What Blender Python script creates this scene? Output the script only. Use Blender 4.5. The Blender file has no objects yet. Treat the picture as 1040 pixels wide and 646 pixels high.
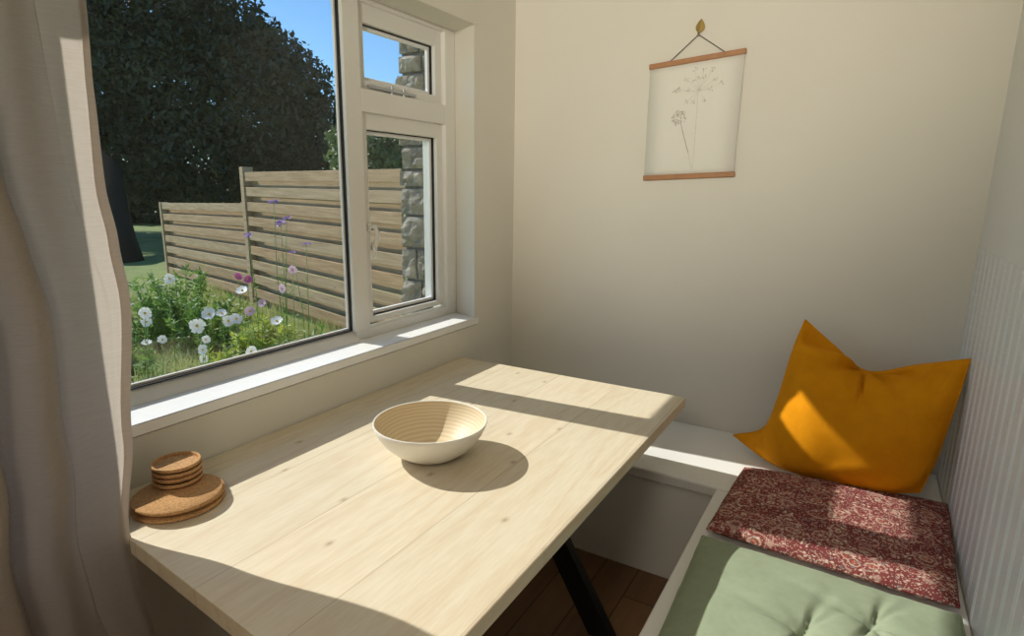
import bpy, bmesh, math, random
from mathutils import Vector, Matrix, noise
random.seed(7)
S = bpy.context.scene
COL = S.collection
PI = math.pi

# ------------------------------------------------------------------ camera
CAM = Vector((1.61454, 0.0, 1.55))
RX = Vector((0.86013491, -0.11991554, 0.4957703))
RY = Vector((0.50990062, 0.17735674, -0.84175171))
RZ = Vector((0.01301091, 0.97681362, 0.21369573))
ROT = Matrix((RX, RY, RZ))
F = 607.5
def ray(px, py):
    return (ROT @ Vector((px - 520.0, 323.0 - py, -F))) / F
def at_d(px, py, d): return CAM + ray(px, py) * d
def at_z(px, py, z):
    r = ray(px, py); return CAM + r * ((z - CAM.z) / r.z)
def at_y(px, py, y):
    r = ray(px, py); return CAM + r * ((y - CAM.y) / r.y)
def at_x(px, py, x):
    r = ray(px, py); return CAM + r * ((x - CAM.x) / r.x)

cd = bpy.data.cameras.new('camera')
cam = bpy.data.objects.new('camera', cd); COL.objects.link(cam)
cd.sensor_width = 36.0; cd.sensor_fit = 'HORIZONTAL'; cd.lens = F / 1040.0 * 36.0
cd.clip_start = 0.02; cd.clip_end = 300
M4 = ROT.to_4x4(); M4.translation = CAM
cam.matrix_world = M4
S.camera = cam

# ------------------------------------------------------------------ materials
def newmat(name):
    m = bpy.data.materials.new(name); m.use_nodes = True
    nt = m.node_tree; b = nt.nodes['Principled BSDF']
    return m, nt, b
def N(nt, t, **kw):
    n = nt.nodes.new(t)
    for k, v in kw.items():
        if k in n.inputs: n.inputs[k].default_value = v
        else: setattr(n, k, v)
    return n
def ramp(nt, fac, stops, interp='LINEAR'):
    r = nt.nodes.new('ShaderNodeValToRGB'); r.color_ramp.interpolation = interp
    e = r.color_ramp.elements
    while len(e) < len(stops): e.new(0.5)
    for i, (p, c) in enumerate(stops):
        e[i].position = p; e[i].color = (c[0], c[1], c[2], 1)
    nt.links.new(fac, r.inputs[0]); return r.outputs[0]
def mixc(nt, fac, a, b, mode='MIX'):
    n = nt.nodes.new('ShaderNodeMix'); n.data_type = 'RGBA'; n.blend_type = mode
    for sock, v in ((n.inputs[0], fac), (n.inputs[6], a), (n.inputs[7], b)):
        if hasattr(v, 'is_output'): nt.links.new(v, sock)
        elif isinstance(v, (int, float)): sock.default_value = v
        else: sock.default_value = (v[0], v[1], v[2], 1)
    return n.outputs[2]
def mth(nt, op, a, b=None, c=None):
    n = nt.nodes.new('ShaderNodeMath'); n.operation = op
    for i, v in enumerate((a, b, c)):
        if v is None: continue
        if hasattr(v, 'is_output'): nt.links.new(v, n.inputs[i])
        else: n.inputs[i].default_value = v
    return n.outputs[0]
def coords(nt, scale=(1, 1, 1), loc=(0, 0, 0), rot=(0, 0, 0), src='Object'):
    t = nt.nodes.new('ShaderNodeTexCoord'); mp = nt.nodes.new('ShaderNodeMapping')
    mp.inputs['Scale'].default_value = scale; mp.inputs['Location'].default_value = loc; mp.inputs['Rotation'].default_value = rot
    nt.links.new(t.outputs[src], mp.inputs[0]); return mp.outputs[0]
def noisetex(nt, vec, scale, detail=4, rough=0.55, dist=0.0):
    n = nt.nodes.new('ShaderNodeTexNoise'); n.inputs['Scale'].default_value = scale
    n.inputs['Detail'].default_value = detail; n.inputs['Roughness'].default_value = rough; n.inputs['Distortion'].default_value = dist
    nt.links.new(vec, n.inputs['Vector']); return n.outputs['Fac']
def bump(nt, b, h, strength=0.2, dist=0.01):
    n = nt.nodes.new('ShaderNodeBump'); n.inputs['Strength'].default_value = strength; n.inputs['Distance'].default_value = dist
    nt.links.new(h, n.inputs['Height']); nt.links.new(n.outputs[0], b.inputs['Normal'])
def plain(name, col, rough=0.5, metal=0.0, nscale=6, namt=0.06, bstr=0.0, bscale=60, spec=0.5):
    m, nt, b = newmat(name)
    v = coords(nt); f = noisetex(nt, v, nscale)
    c = ramp(nt, f, [(0.3, [x * (1 - namt) for x in col]), (0.7, [min(1, x * (1 + namt)) for x in col])])
    nt.links.new(c, b.inputs['Base Color']); b.inputs['Roughness'].default_value = rough; b.inputs['Metallic'].default_value = metal
    b.inputs['Specular IOR Level'].default_value = spec
    if bstr: bump(nt, b, noisetex(nt, v, bscale, 3), bstr, 0.004)
    return m

M = {}
M['wall'] = plain('wall_paint', (0.75, 0.715, 0.63), 0.75, 0, 3, 0.015, 0.06, 90, 0.3)
M['ceil'] = plain('ceiling_paint', (0.82, 0.80, 0.76), 0.8, 0, 3, 0.015)
M['panel'] = plain('panel_paint', (0.72, 0.72, 0.71), 0.33, 0, 3, 0.02, 0.03, 40)
M['bench'] = plain('bench_paint', (0.86, 0.855, 0.835), 0.4, 0, 3, 0.02)
M['upvc'] = plain('white_frame', (0.80, 0.78, 0.73), 0.35, 0, 3, 0.01)
M['sill'] = plain('white_sill', (0.90, 0.895, 0.88), 0.4, 0, 3, 0.01)
M['gasket'] = plain('black_rubber', (0.012, 0.012, 0.012), 0.6)
M['spacer'] = plain('glazing_spacer', (0.45, 0.47, 0.50), 0.35, 0.6)
M['black'] = plain('black_steel', (0.006, 0.006, 0.007), 0.5)
M['brass'] = plain('aged_brass', (0.34, 0.23, 0.06), 0.6, 0.35)
M['cord'] = plain('grey_cord', (0.10, 0.09, 0.09), 0.9)
M['rodwood'] = plain('oak_rod', (0.42, 0.20, 0.085), 0.5, 0, 30, 0.12)
M['stemgreen'] = plain('stem_green', (0.14, 0.28, 0.05), 0.6)

def wood_table():
    m, nt, b = newmat('pale_pine')
    v = coords(nt)
    sx = nt.nodes.new('ShaderNodeSeparateXYZ'); nt.links.new(v, sx.inputs[0])
    W = 0.2668
    pid = mth(nt, 'FLOOR', mth(nt, 'DIVIDE', sx.outputs[0], W))
    off = mth(nt, 'MULTIPLY', pid, 7.31)
    cb = nt.nodes.new('ShaderNodeCombineXYZ')
    nt.links.new(mth(nt, 'ADD', sx.outputs[0], off), cb.inputs[0])
    nt.links.new(mth(nt, 'ADD', mth(nt, 'MULTIPLY', sx.outputs[1], 0.10), off), cb.inputs[1])
    nt.links.new(sx.outputs[2], cb.inputs[2])
    g1 = noisetex(nt, cb.outputs[0], 5.5, 2, 0.5, 0.4)
    rings = mth(nt, 'FRACT', mth(nt, 'MULTIPLY', g1, 9.0))
    rings = mth(nt, 'ABSOLUTE', mth(nt, 'SUBTRACT', rings, 0.5))
    fine = noisetex(nt, cb.outputs[0], 120, 2, 0.5)
    base = ramp(nt, rings, [(0.0, (0.70, 0.575, 0.41)), (0.22, (0.735, 0.63, 0.47)), (0.5, (0.755, 0.66, 0.505))])
    base = mixc(nt, 0.22, base, ramp(nt, fine, [(0.35, (0.62, 0.51, 0.36)), (0.65, (0.83, 0.76, 0.62))]))
    wn = nt.nodes.new('ShaderNodeTexWhiteNoise'); wn.noise_dimensions = '1D'; nt.links.new(pid, wn.inputs['W'])
    base = mixc(nt, 0.5, base, ramp(nt, wn.outputs[0], [(0.0, (0.88, 0.90, 0.88)), (1.0, (1, 0.97, 0.93))]), 'MULTIPLY')
    # knots
    cb2 = nt.nodes.new('ShaderNodeCombineXYZ')
    nt.links.new(mth(nt, 'ADD', sx.outputs[0], off), cb2.inputs[0])
    nt.links.new(mth(nt, 'MULTIPLY', sx.outputs[1], 0.6), cb2.inputs[1])
    vo = N(nt, 'ShaderNodeTexVoronoi', Scale=6.2); vo.voronoi_dimensions = '2D'; nt.links.new(cb2.outputs[0], vo.inputs['Vector'])
    kn = ramp(nt, vo.outputs['Distance'], [(0.012, (1, 1, 1)), (0.045, (0.3, 0.3, 0.3)), (0.085, (0, 0, 0))])
    sc = nt.nodes.new('ShaderNodeSeparateColor'); nt.links.new(vo.outputs['Color'], sc.inputs[0])
    keep = mth(nt, 'GREATER_THAN', sc.outputs[0], 0.58)
    kf = mth(nt, 'MULTIPLY', mth(nt, 'MULTIPLY', kn, keep), 0.62)
    base = mixc(nt, kf, base, (0.30, 0.17, 0.085))
    # seams
    fr = mth(nt, 'FRACT', mth(nt, 'DIVIDE', sx.outputs[0], W))
    d = mth(nt, 'ABSOLUTE', mth(nt, 'SUBTRACT', fr, 0.5))
    seam = mth(nt, 'GREATER_THAN', d, 0.4945)
    base = mixc(nt, mth(nt, 'MULTIPLY', seam, 0.45), base, (0.36, 0.27, 0.18))
    nt.links.new(base, b.inputs['Base Color']); b.inputs['Roughness'].default_value = 0.55
    b.inputs['Specular IOR Level'].default_value = 0.3
    bump(nt, b, fine, 0.05, 0.003)
    return m
M['pine'] = wood_table()

def wood_floor():
    m, nt, b = newmat('brown_floorboards')
    v = coords(nt, (1, 1, 1))
    br = N(nt, 'ShaderNodeTexBrick'); br.offset = 0.4
    mp = coords(nt, (1, 1, 1), rot=(0, 0, PI / 2)); nt.links.new(mp, br.inputs['Vector'])
    br.inputs['Scale'].default_value = 1.0; br.inputs['Brick Width'].default_value = 1.3; br.inputs['Row Height'].default_value = 0.14
    br.inputs['Mortar Size'].default_value = 0.002; br.inputs['Color1'].default_value = (0.30, 0.165, 0.075, 1); br.inputs['Color2'].default_value = (0.22, 0.11, 0.05, 1)
    br.inputs['Mortar'].default_value = (0.04, 0.02, 0.01, 1)
    gv = coords(nt, (9, 1, 1)); g = noisetex(nt, gv, 4, 4)
    c = mixc(nt, 0.5, br.outputs[0], ramp(nt, g, [(0.3, (0.55, 0.5, 0.45)), (0.7, (1, 1, 1))]), 'MULTIPLY')
    nt.links.new(c, b.inputs['Base Color']); b.inputs['Roughness'].default_value = 0.45
    return m
M['floor'] = wood_floor()

def cork(name, c1, c2):
    m, nt, b = newmat(name)
    v = coords(nt); f = noisetex(nt, v, 220, 4, 0.7)
    f2 = noisetex(nt, v, 30, 2)
    c = ramp(nt, f, [(0.33, [x * 0.55 for x in c1]), (0.5, c1), (0.68, c2)])
    nt.links.new(c, b.inputs['Base Color']); b.inputs['Roughness'].default_value = 0.9; b.inputs['Specular IOR Level'].default_value = 0.15
    bump(nt, b, f, 0.25, 0.002); return m
M['cork'] = cork('cork', (0.54, 0.31, 0.145), (0.64, 0.40, 0.21))
M['corkmat'] = cork('cork_mat', (0.52, 0.29, 0.125), (0.62, 0.375, 0.185))

M['bowlout'] = plain('cream_lacquer', (0.83, 0.80, 0.73), 0.35, 0, 10, 0.02)
def bamboo():
    m, nt, b = newmat('spun_bamboo')
    v = coords(nt); sx = nt.nodes.new('ShaderNodeSeparateXYZ'); nt.links.new(v, sx.inputs[0])
    n1 = noisetex(nt, v, 9, 2)
    h = mth(nt, 'ADD', mth(nt, 'MULTIPLY', sx.outputs[2], 150.0), mth(nt, 'MULTIPLY', n1, 1.6))
    s = mth(nt, 'SINE', mth(nt, 'MULTIPLY', h, 4.4))
    c = ramp(nt, mth(nt, 'MULTIPLY_ADD', s, 0.5, 0.5), [(0.0, (0.66, 0.51, 0.31)), (0.5, (0.72, 0.58, 0.38)), (1.0, (0.755, 0.63, 0.435))])
    nt.links.new(c, b.inputs['Base Color']); b.inputs['Roughness'].default_value = 0.5
    bump(nt, b, s, 0.05, 0.002); return m
M['bamboo'] = bamboo()

def linen():
    m, nt, b = newmat('linen')
    v = coords(nt)
    wx = N(nt, 'ShaderNodeTexWave', Scale=190.0, Distortion=2.0); wx.bands_direction = 'Z'; nt.links.new(v, wx.inputs['Vector'])
    wy = N(nt, 'ShaderNodeTexWave', Scale=190.0, Distortion=2.0); wy.bands_direction = 'Y'; nt.links.new(v, wy.inputs['Vector'])
    w = mth(nt, 'MULTIPLY', wx.outputs['Fac'], wy.outputs['Fac'])
    st = noisetex(nt, coords(nt, (1, 1, 14)), 30, 3, 0.6)
    c = ramp(nt, mth(nt, 'ADD', mth(nt, 'MULTIPLY', w, 0.5), mth(nt, 'MULTIPLY', st, 0.5)), [(0.15, (0.50, 0.435, 0.375)), (0.65, (0.66, 0.585, 0.515))])
    nt.links.new(c, b.inputs['Base Color']); b.inputs['Roughness'].default_value = 0.95; b.inputs['Specular IOR Level'].default_value = 0.05
    wr = noisetex(nt, coords(nt, (1, 1, 0.35)), 26, 3, 0.6)
    bump(nt, b, mth(nt, 'ADD', wr, mth(nt, 'MULTIPLY', w, 0.15)), 0.6, 0.008)
    tr = nt.nodes.new('ShaderNodeBsdfTranslucent'); nt.links.new(c, tr.inputs[0])
    mx = nt.nodes.new('ShaderNodeMixShader'); mx.inputs[0].default_value = 0.55
    nt.links.new(b.outputs[0], mx.inputs[1]); nt.links.new(tr.outputs[0], mx.inputs[2])
    nt.links.new(mx.outputs[0], nt.nodes['Material Output'].inputs[0]); return m
M['linen'] = linen()

def velvet(name, col, dark, sheen=0.4, sc=14):
    m, nt, b = newmat(name)
    v = coords(nt); f = noisetex(nt, v, sc, 4, 0.6)
    c = ramp(nt, f, [(0.3, dark), (0.7, col)])
    nt.links.new(c, b.inputs['Base Color']); b.inputs['Roughness'].default_value = 0.85; b.inputs['Specular IOR Level'].default_value = 0.1
    b.inputs['Sheen Weight'].default_value = sheen; b.inputs['Sheen Tint'].default_value = (col[0], col[1], col[2], 1)
    wv = noisetex(nt, v, 900, 2); wr = noisetex(nt, v, 18, 4, 0.65)
    bump(nt, b, mth(nt, 'ADD', mth(nt, 'MULTIPLY', wv, 0.12), wr), 0.18, 0.008); return m
M['mustard'] = velvet('mustard_velvet', (0.75, 0.295, 0.006), (0.65, 0.245, 0.004), 0.2)
M['sage'] = velvet('sage_linen', (0.315, 0.365, 0.255), (0.28, 0.33, 0.225), 0.08, 30)
def paisley():
    m, nt, b = newmat('paisley_cotton')
    v = coords(nt)
    n0 = nt.nodes.new('ShaderNodeTexNoise'); n0.inputs['Scale'].default_value = 16; nt.links.new(v, n0.inputs['Vector'])
    va = nt.nodes.new('ShaderNodeVectorMath'); va.operation = 'SCALE'; va.inputs['Scale'].default_value = 0.05; nt.links.new(n0.outputs['Color'], va.inputs[0])
    vb = nt.nodes.new('ShaderNodeVectorMath'); nt.links.new(v, vb.inputs[0]); nt.links.new(va.outputs[0], vb.inputs[1])
    P = vb.outputs[0]
    v1 = N(nt, 'ShaderNodeTexVoronoi', Scale=15.0); nt.links.new(P, v1.inputs['Vector'])
    ds = v1.outputs['Distance']
    v2 = N(nt, 'ShaderNodeTexVoronoi', Scale=78.0); nt.links.new(P, v2.inputs['Vector'])
    v3 = N(nt, 'ShaderNodeTexVoronoi', Scale=150.0); nt.links.new(v, v3.inputs['Vector'])
    base = ramp(nt, ds, [(0.0, (0.55, 0.36, 0.20)), (0.10, (0.42, 0.10, 0.07)), (0.17, (0.19, 0.045, 0.045)), (0.24, (0.56, 0.42, 0.31)), (0.29, (0.23, 0.06, 0.052)), (0.42, (0.21, 0.052, 0.05)), (0.47, (0.50, 0.31, 0.25)), (0.53, (0.21, 0.055, 0.05)), (1.0, (0.16, 0.04, 0.042))])
    dots = ramp(nt, v2.outputs['Distance'], [(0.30, (1, 1, 1)), (0.42, (0, 0, 0))])
    sc = nt.nodes.new('ShaderNodeSeparateColor'); nt.links.new(v2.outputs['Color'], sc.inputs[0])
    dcol = ramp(nt, sc.outputs[0], [(0.0, (0.60, 0.47, 0.38)), (0.30, (0.52, 0.25, 0.23)), (0.55, (0.22, 0.03, 0.04)), (0.82, (0.20, 0.17, 0.17))], 'CONSTANT')
    keep = mth(nt, 'LESS_THAN', sc.outputs[1], 0.75)
    c = mixc(nt, mth(nt, 'MULTIPLY', dots, keep), base, dcol)
    d3 = ramp(nt, v3.outputs['Distance'], [(0.26, (0.6, 0.6, 0.6)), (0.38, (0, 0, 0))])
    c = mixc(nt, d3, c, (0.62, 0.50, 0.40))
    nt.links.new(c, b.inputs['Base Color']); b.inputs['Roughness'].default_value = 0.9; b.inputs['Specular IOR Level'].default_value = 0.1
    wr = noisetex(nt, v, 14, 4, 0.6); bump(nt, b, wr, 0.3, 0.01); return m
M['paisley'] = paisley()

def paper():
    # white art sheet, drawing made as geometry on it
    return plain('art_paper', (0.80, 0.775, 0.70), 0.85, 0, 8, 0.01)
M['paper'] = paper()
M['ink'] = plain('pencil_ink', (0.46, 0.42, 0.37), 0.9, 0, 200, 0.25)
M['inkpale'] = plain('pale_pencil', (0.68, 0.645, 0.575), 0.9, 0, 200, 0.15)

def glass():
    m = bpy.data.materials.new('window_glass'); m.use_nodes = True; nt = m.node_tree; nt.nodes.clear()
    o = nt.nodes.new('ShaderNodeOutputMaterial'); t = nt.nodes.new('ShaderNodeBsdfTransparent'); g = nt.nodes.new('ShaderNodeBsdfGlossy')
    t.inputs[0].default_value = (0.97, 0.985, 0.98, 1)
    g.inputs['Roughness'].default_value = 0.02
    fr = nt.nodes.new('ShaderNodeFresnel'); fr.inputs[0].default_value = 1.5
    ge = nt.nodes.new('ShaderNodeNewGeometry')
    fac = mth(nt, 'MULTIPLY', fr.outputs[0], mth(nt, 'SUBTRACT', 1.0, ge.outputs['Backfacing']))
    mx = nt.nodes.new('ShaderNodeMixShader'); nt.links.new(fac, mx.inputs[0])
    nt.links.new(t.outputs[0], mx.inputs[1]); nt.links.new(g.outputs[0], mx.inputs[2]); nt.links.new(mx.outputs[0], o.inputs[0]); return m
M['glass'] = glass()

def leafmat(name, c1, c2, trans=0.35, scale=1.2):
    m, nt, b = newmat(name)
    v = coords(nt); f = noisetex(nt, v, scale, 3, 0.6)
    c = ramp(nt, f, [(0.3, c1), (0.7, c2)])
    nt.links.new(c, b.inputs['Base Color']); b.inputs['Roughness'].default_value = 0.5
    tr = nt.nodes.new('ShaderNodeBsdfTranslucent'); nt.links.new(c, tr.inputs[0])
    mx = nt.nodes.new('ShaderNodeMixShader'); mx.inputs[0].default_value = trans
    nt.links.new(b.outputs[0], mx.inputs[1]); nt.links.new(tr.outputs[0], mx.inputs[2])
    nt.links.new(mx.outputs[0], nt.nodes['Material Output'].inputs[0]); return m
M['treeleaf'] = leafmat('dark_tree_leaf', (0.034, 0.042, 0.018), (0.105, 0.110, 0.045), 0.16)
M['hedgeleaf'] = leafmat('hedge_leaf', (0.10, 0.15, 0.05), (0.20, 0.27, 0.10), 0.3)
M['plantleaf'] = leafmat('plant_leaf', (0.11, 0.23, 0.04), (0.23, 0.36, 0.08), 0.4, 4)
M['yellowleaf'] = leafmat('yellow_green_leaf', (0.36, 0.44, 0.05), (0.54, 0.58, 0.10), 0.4, 4)
M['grassblade'] = leafmat('grass_blade', (0.38, 0.43, 0.13), (0.60, 0.60, 0.30), 0.35, 2)
M['white_petal'] = leafmat('white_petal', (0.82, 0.82, 0.82), (0.88, 0.88, 0.86), 0.3, 20)
M['pink_petal'] = leafmat('pink_petal', (0.70, 0.12, 0.35), (0.78, 0.22, 0.45), 0.3, 20)
M['blush_petal'] = leafmat('blush_petal', (0.78, 0.50, 0.64), (0.84, 0.62, 0.72), 0.3, 20)
M['violet_petal'] = leafmat('violet_petal', (0.36, 0.22, 0.50), (0.48, 0.32, 0.62), 0.3, 20)
M['pollen'] = plain('pollen', (0.62, 0.42, 0.04), 0.8)
M['bark'] = plain('bark', (0.035, 0.030, 0.023), 0.95, 0, 1.5, 0.15, 0, 20, 0.0)

def fencewood():
    m, nt, b = newmat('larch_board')
    oi = nt.nodes.new('ShaderNodeObjectInfo')
    v = coords(nt, (2.2, 2.2, 34)); f = noisetex(nt, v, 1.0, 4, 0.6, 0.6)
    c = ramp(nt, f, [(0.3, (0.36, 0.25, 0.145)), (0.6, (0.51, 0.38, 0.235)), (0.8, (0.58, 0.455, 0.30))])
    t = ramp(nt, oi.outputs['Random'], [(0.0, (0.86, 0.80, 0.74)), (0.5, (1, 1, 1)), (1.0, (1.0, 0.86, 0.74))])
    c = mixc(nt, 0.8, c, t, 'MULTIPLY')
    vo = N(nt, 'ShaderNodeTexVoronoi', Scale=2.6); nt.links.new(coords(nt, (1, 1, 2.2)), vo.inputs['Vector'])
    k = ramp(nt, vo.outputs['Distance'], [(0.03, (0.7, 0.7, 0.7)), (0.08, (0, 0, 0))])
    c = mixc(nt, k, c, (0.22, 0.11, 0.05))
    nt.links.new(c, b.inputs['Base Color']); b.inputs['Roughness'].default_value = 0.75; b.inputs['Specular IOR Level'].default_value = 0.2
    return m
M['fence'] = fencewood()
def stone():
    m, nt, b = newmat('grey_stone')
    v = coords(nt); f = noisetex(nt, v, 9, 6, 0.7); f2 = noisetex(nt, v, 2.2, 2)
    c = ramp(nt, f, [(0.3, (0.16, 0.145, 0.115)), (0.55, (0.32, 0.29, 0.235)), (0.75, (0.50, 0.46, 0.38))])
    c = mixc(nt, 0.5, c, ramp(nt, f2, [(0.3, (0.7, 0.7, 0.7)), (0.7, (1, 1, 1))]), 'MULTIPLY')
    nt.links.new(c, b.inputs['Base Color']); b.inputs['Roughness'].default_value = 0.95
    bump(nt, b, f, 0.8, 0.03); return m
M['stone'] = stone()
M['mortar'] = plain('mortar', (0.20, 0.19, 0.17), 0.95, 0, 30, 0.2)
def lawn():
    m, nt, b = newmat('lawn')
    v = coords(nt); f = noisetex(nt, v, 1.3, 5, 0.65); f2 = noisetex(nt, v, 26, 3, 0.7)
    c = ramp(nt, mth(nt, 'ADD', mth(nt, 'MULTIPLY', f, 0.5), mth(nt, 'MULTIPLY', f2, 0.5)), [(0.35, (0.12, 0.18, 0.04)), (0.55, (0.24, 0.29, 0.08)), (0.7, (0.36, 0.38, 0.15))])
    nt.links.new(c, b.inputs['Base Color']); b.inputs['Roughness'].default_value = 0.9; bump(nt, b, f2, 0.6, 0.05); return m
M['lawn'] = lawn()

# ------------------------------------------------------------------ mesh helpers
class MB:
    def __init__(s): s.bm = bmesh.new()
    def box(s, x0, x1, y0, y1, z0, z1, bev=0.0, seg=2):
        r = bmesh.ops.create_cube(s.bm, size=1.0)
        for v in r['verts']:
            v.co = Vector(((x0 + x1) / 2 + v.co.x * (x1 - x0), (y0 + y1) / 2 + v.co.y * (y1 - y0), (z0 + z1) / 2 + v.co.z * (z1 - z0)))
        if bev: s._bev(r['verts'], bev, seg)
        return s
    def _bev(s, verts, bev, seg):
        es = set()
        for v in verts:
            for e in v.link_edges: es.add(e)
        bmesh.ops.bevel(s.bm, geom=list(es), offset=bev, segments=seg, affect='EDGES', profile=0.5)
    def prism(s, pts, z0, z1, bev=0.0, seg=2):
        a = [s.bm.verts.new((p[0], p[1], z0)) for p in pts]; b = [s.bm.verts.new((p[0], p[1], z1)) for p in pts]
        n = len(pts)
        s.bm.faces.new(a[::-1]); s.bm.faces.new(b)
        for i in range(n): s.bm.faces.new((a[i], a[(i + 1) % n], b[(i + 1) % n], b[i]))
        if bev: s._bev(a + b, bev, seg)
        return s
    def bar(s, p, q, w, t, up=(0, 0, 1), bev=0.0):
        p = Vector(p); q = Vector(q); d = (q - p).normalized(); u = Vector(up); u = (u - d * u.dot(d)).normalized(); r = d.cross(u)
        vs = []
        for e in (p, q):
            for a, b in ((-1, -1), (1, -1), (1, 1), (-1, 1)): vs.append(s.bm.verts.new(e + r * (a * w / 2) + u * (b * t / 2)))
        for f in ((3, 2, 1, 0), (4, 5, 6, 7), (0, 1, 5, 4), (1, 2, 6, 5), (2, 3, 7, 6), (3, 0, 4, 7)): s.bm.faces.new([vs[i] for i in f])
        if bev: s._bev(vs, bev, 2)
        return s
    def tube(s, path, r, n=8, cap=True):
        rings = []; path = [Vector(p) for p in path]
        for i, p in enumerate(path):
            d = (path[min(i + 1, len(path) - 1)] - path[max(i - 1, 0)]).normalized()
            a = Vector((0, 0, 1)) if abs(d.z) < 0.9 else Vector((1, 0, 0)); a = (a - d * a.dot(d)).normalized(); b = d.cross(a)
            rr = r[i] if isinstance(r, (list, tuple)) else r
            rings.append([s.bm.verts.new(p + (a * math.cos(2 * PI * k / n) + b * math.sin(2 * PI * k / n)) * rr) for k in range(n)])
        for i in range(len(rings) - 1):
            for k in range(n): s.bm.faces.new((rings[i][k], rings[i][(k + 1) % n], rings[i + 1][(k + 1) % n], rings[i + 1][k]))
        if cap: s.bm.faces.new(rings[0][::-1]); s.bm.faces.new(rings[-1])
        return s
    def lathe(s, prof, c, n=64):
        rings = []
        for r, z in prof:
            if r < 1e-6: rings.append([s.bm.verts.new((c[0], c[1], c[2] + z))])
            else: rings.append([s.bm.verts.new((c[0] + r * math.cos(2 * PI * k / n), c[1] + r * math.sin(2 * PI * k / n), c[2] + z)) for k in range(n)])
        for a, b in zip(rings, rings[1:]):
            for k in range(n):
                k2 = (k + 1) % n
                if len(a) == 1 and len(b) == 1: continue
                if len(a) == 1: s.bm.faces.new((a[0], b[k2], b[k]))
                elif len(b) == 1: s.bm.faces.new((a[k], a[k2], b[0]))
                else: s.bm.faces.new((a[k], a[k2], b[k2], b[k]))
        return s
    def face(s, pts):
        try: s.bm.faces.new([s.bm.verts.new(p) for p in pts])
        except ValueError: pass
        return s
    def grid(s, G, closed=False):
        V = [[s.bm.verts.new(p) for p in row] for row in G]
        for i in range(len(V) - 1):
            m = len(V[i])
            for j in range(m if closed else m - 1):
                s.bm.faces.new((V[i][j], V[i][(j + 1) % m], V[i + 1][(j + 1) % m], V[i + 1][j]))
        return V

def wloc(o):
    l = Vector((0, 0, 0))
    while o: l = l + o.location; o = o.parent
    return l
def build(name, mb, mat, parent=None, smooth=False, recalc=True, weld=0.0):
    bm = mb.bm
    if weld: bmesh.ops.remove_doubles(bm, verts=bm.verts, dist=weld)
    if recalc: bmesh.ops.recalc_face_normals(bm, faces=bm.faces)
    if parent: off = wloc(parent)
    else:
        xs = [v.co for v in bm.verts]
        off = Vector(((min(v.x for v in xs) + max(v.x for v in xs)) / 2, (min(v.y for v in xs) + max(v.y for v in xs)) / 2, min(v.z for v in xs)))
    for v in bm.verts: v.co -= off
    me = bpy.data.meshes.new(name); bm.to_mesh(me); bm.free()
    o = bpy.data.objects.new(name, me); COL.objects.link(o)
    if parent: o.parent = parent
    else: o.location = off
    me.materials.append(M[mat])
    if smooth:
        me.polygons.foreach_set('use_smooth', [True] * len(me.polygons))
        if smooth is not True:
            try: me.set_sharp_from_angle(angle=math.radians(smooth))
            except Exception: pass
    return o
def tag(o, label=None, cat=None, group=None, kind=None):
    if label: o['label'] = label
    if cat: o['category'] = cat
    if group: o['group'] = group
    if kind: o['kind'] = kind
    return o
def empty(name, loc, label=None, cat=None, group=None, kind=None):
    o = bpy.data.objects.new(name, None); COL.objects.link(o); o.location = loc; o.empty_display_size = 0.1
    return tag(o, label, cat, group, kind)
def struct(name, mb, mat, label, cat, **k):
    return tag(build(name, mb, mat, **k), label, cat, kind='structure')

# ------------------------------------------------------------------ room
D = 2.74            # back wall
XR = 1.965          # right wall
ZC = 2.52
WY0, WY1 = 0.515, 2.376      # window reveal
SZ = 0.921                  # sill top
RT = 2.252                  # reveal head
TH = 0.30
XF, YB = 3.9, -2.6          # rest of the room behind the camera
struct('floor', MB().box(-TH, XF, YB, D + 0.2, -0.12, 0.0), 'floor', 'brown timber floorboards under the table and benches', 'floor')
struct('ceiling', MB().box(-TH, XF, YB, D + 0.2, ZC, ZC + 0.12), 'ceil', 'plain white ceiling above the dining nook', 'ceiling')
struct('wall_back', MB().box(0, XF, D, D + 0.2, 0, ZC), 'wall', 'cream painted wall behind the corner bench with a hanging print', 'wall')
mb = MB()
mb.box(-TH, 0, YB, WY0, 0, ZC); mb.box(-TH, 0, WY0, D + 0.2, 0, SZ - 0.035)
mb.box(-TH, 0, WY0, D + 0.2, RT, ZC)
mb.prism([(0, WY1), (0, D + 0.2), (-TH, D + 0.2), (-TH, 2.438), (-0.15, 2.438)], SZ - 0.035, RT)
struct('wall_left', mb, 'wall', 'cream painted wall around the garden window', 'wall')
struct('trim_1', MB().box(0.0, 0.005, WY0 - 0.2, WY1 + 0.022, RT, ZC, 0.001), 'wall', 'flat boxed lintel panel above the window', 'trim')
# panelled right wall: vertical beads up to a fine joint, plain above
def bead_panel():
    mb = MB(); z0, z1 = 0.0, 1.36; y0, y1 = 0.35, D
    prof = [(XR, y0)]; pitch = 0.082; y = y0 + 0.03
    while y < y1 - 0.02:
        prof += [(XR, y), (XR + 0.003, y + 0.004), (XR + 0.003, y + 0.007), (XR - 0.0005, y + 0.012), (XR - 0.0005, y + 0.017), (XR + 0.003, y + 0.022), (XR + 0.003, y + 0.025), (XR, y + 0.029)]
        y += pitch
    prof.append((XR, y1))
    mb.grid([[(x, yy, z) for x, yy in prof] for z in (z0, z1)])
    mb.face([(x, yy, z1) for x, yy in prof] + [(XR + 0.07, y1, z1), (XR + 0.07, y0, z1)])
    mb.face([(XR, y0, z0), (XR + 0.07, y0, z0), (XR + 0.07, y0, z1), (XR, y0, z1)])
    mb.box(XR + 0.007, XR + 0.07, y0, y1, z0, z1 - 0.002)
    mb.box(XR + 0.0015, XR + 0.07, y0, y1, z1, ZC)
    return mb
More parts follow.
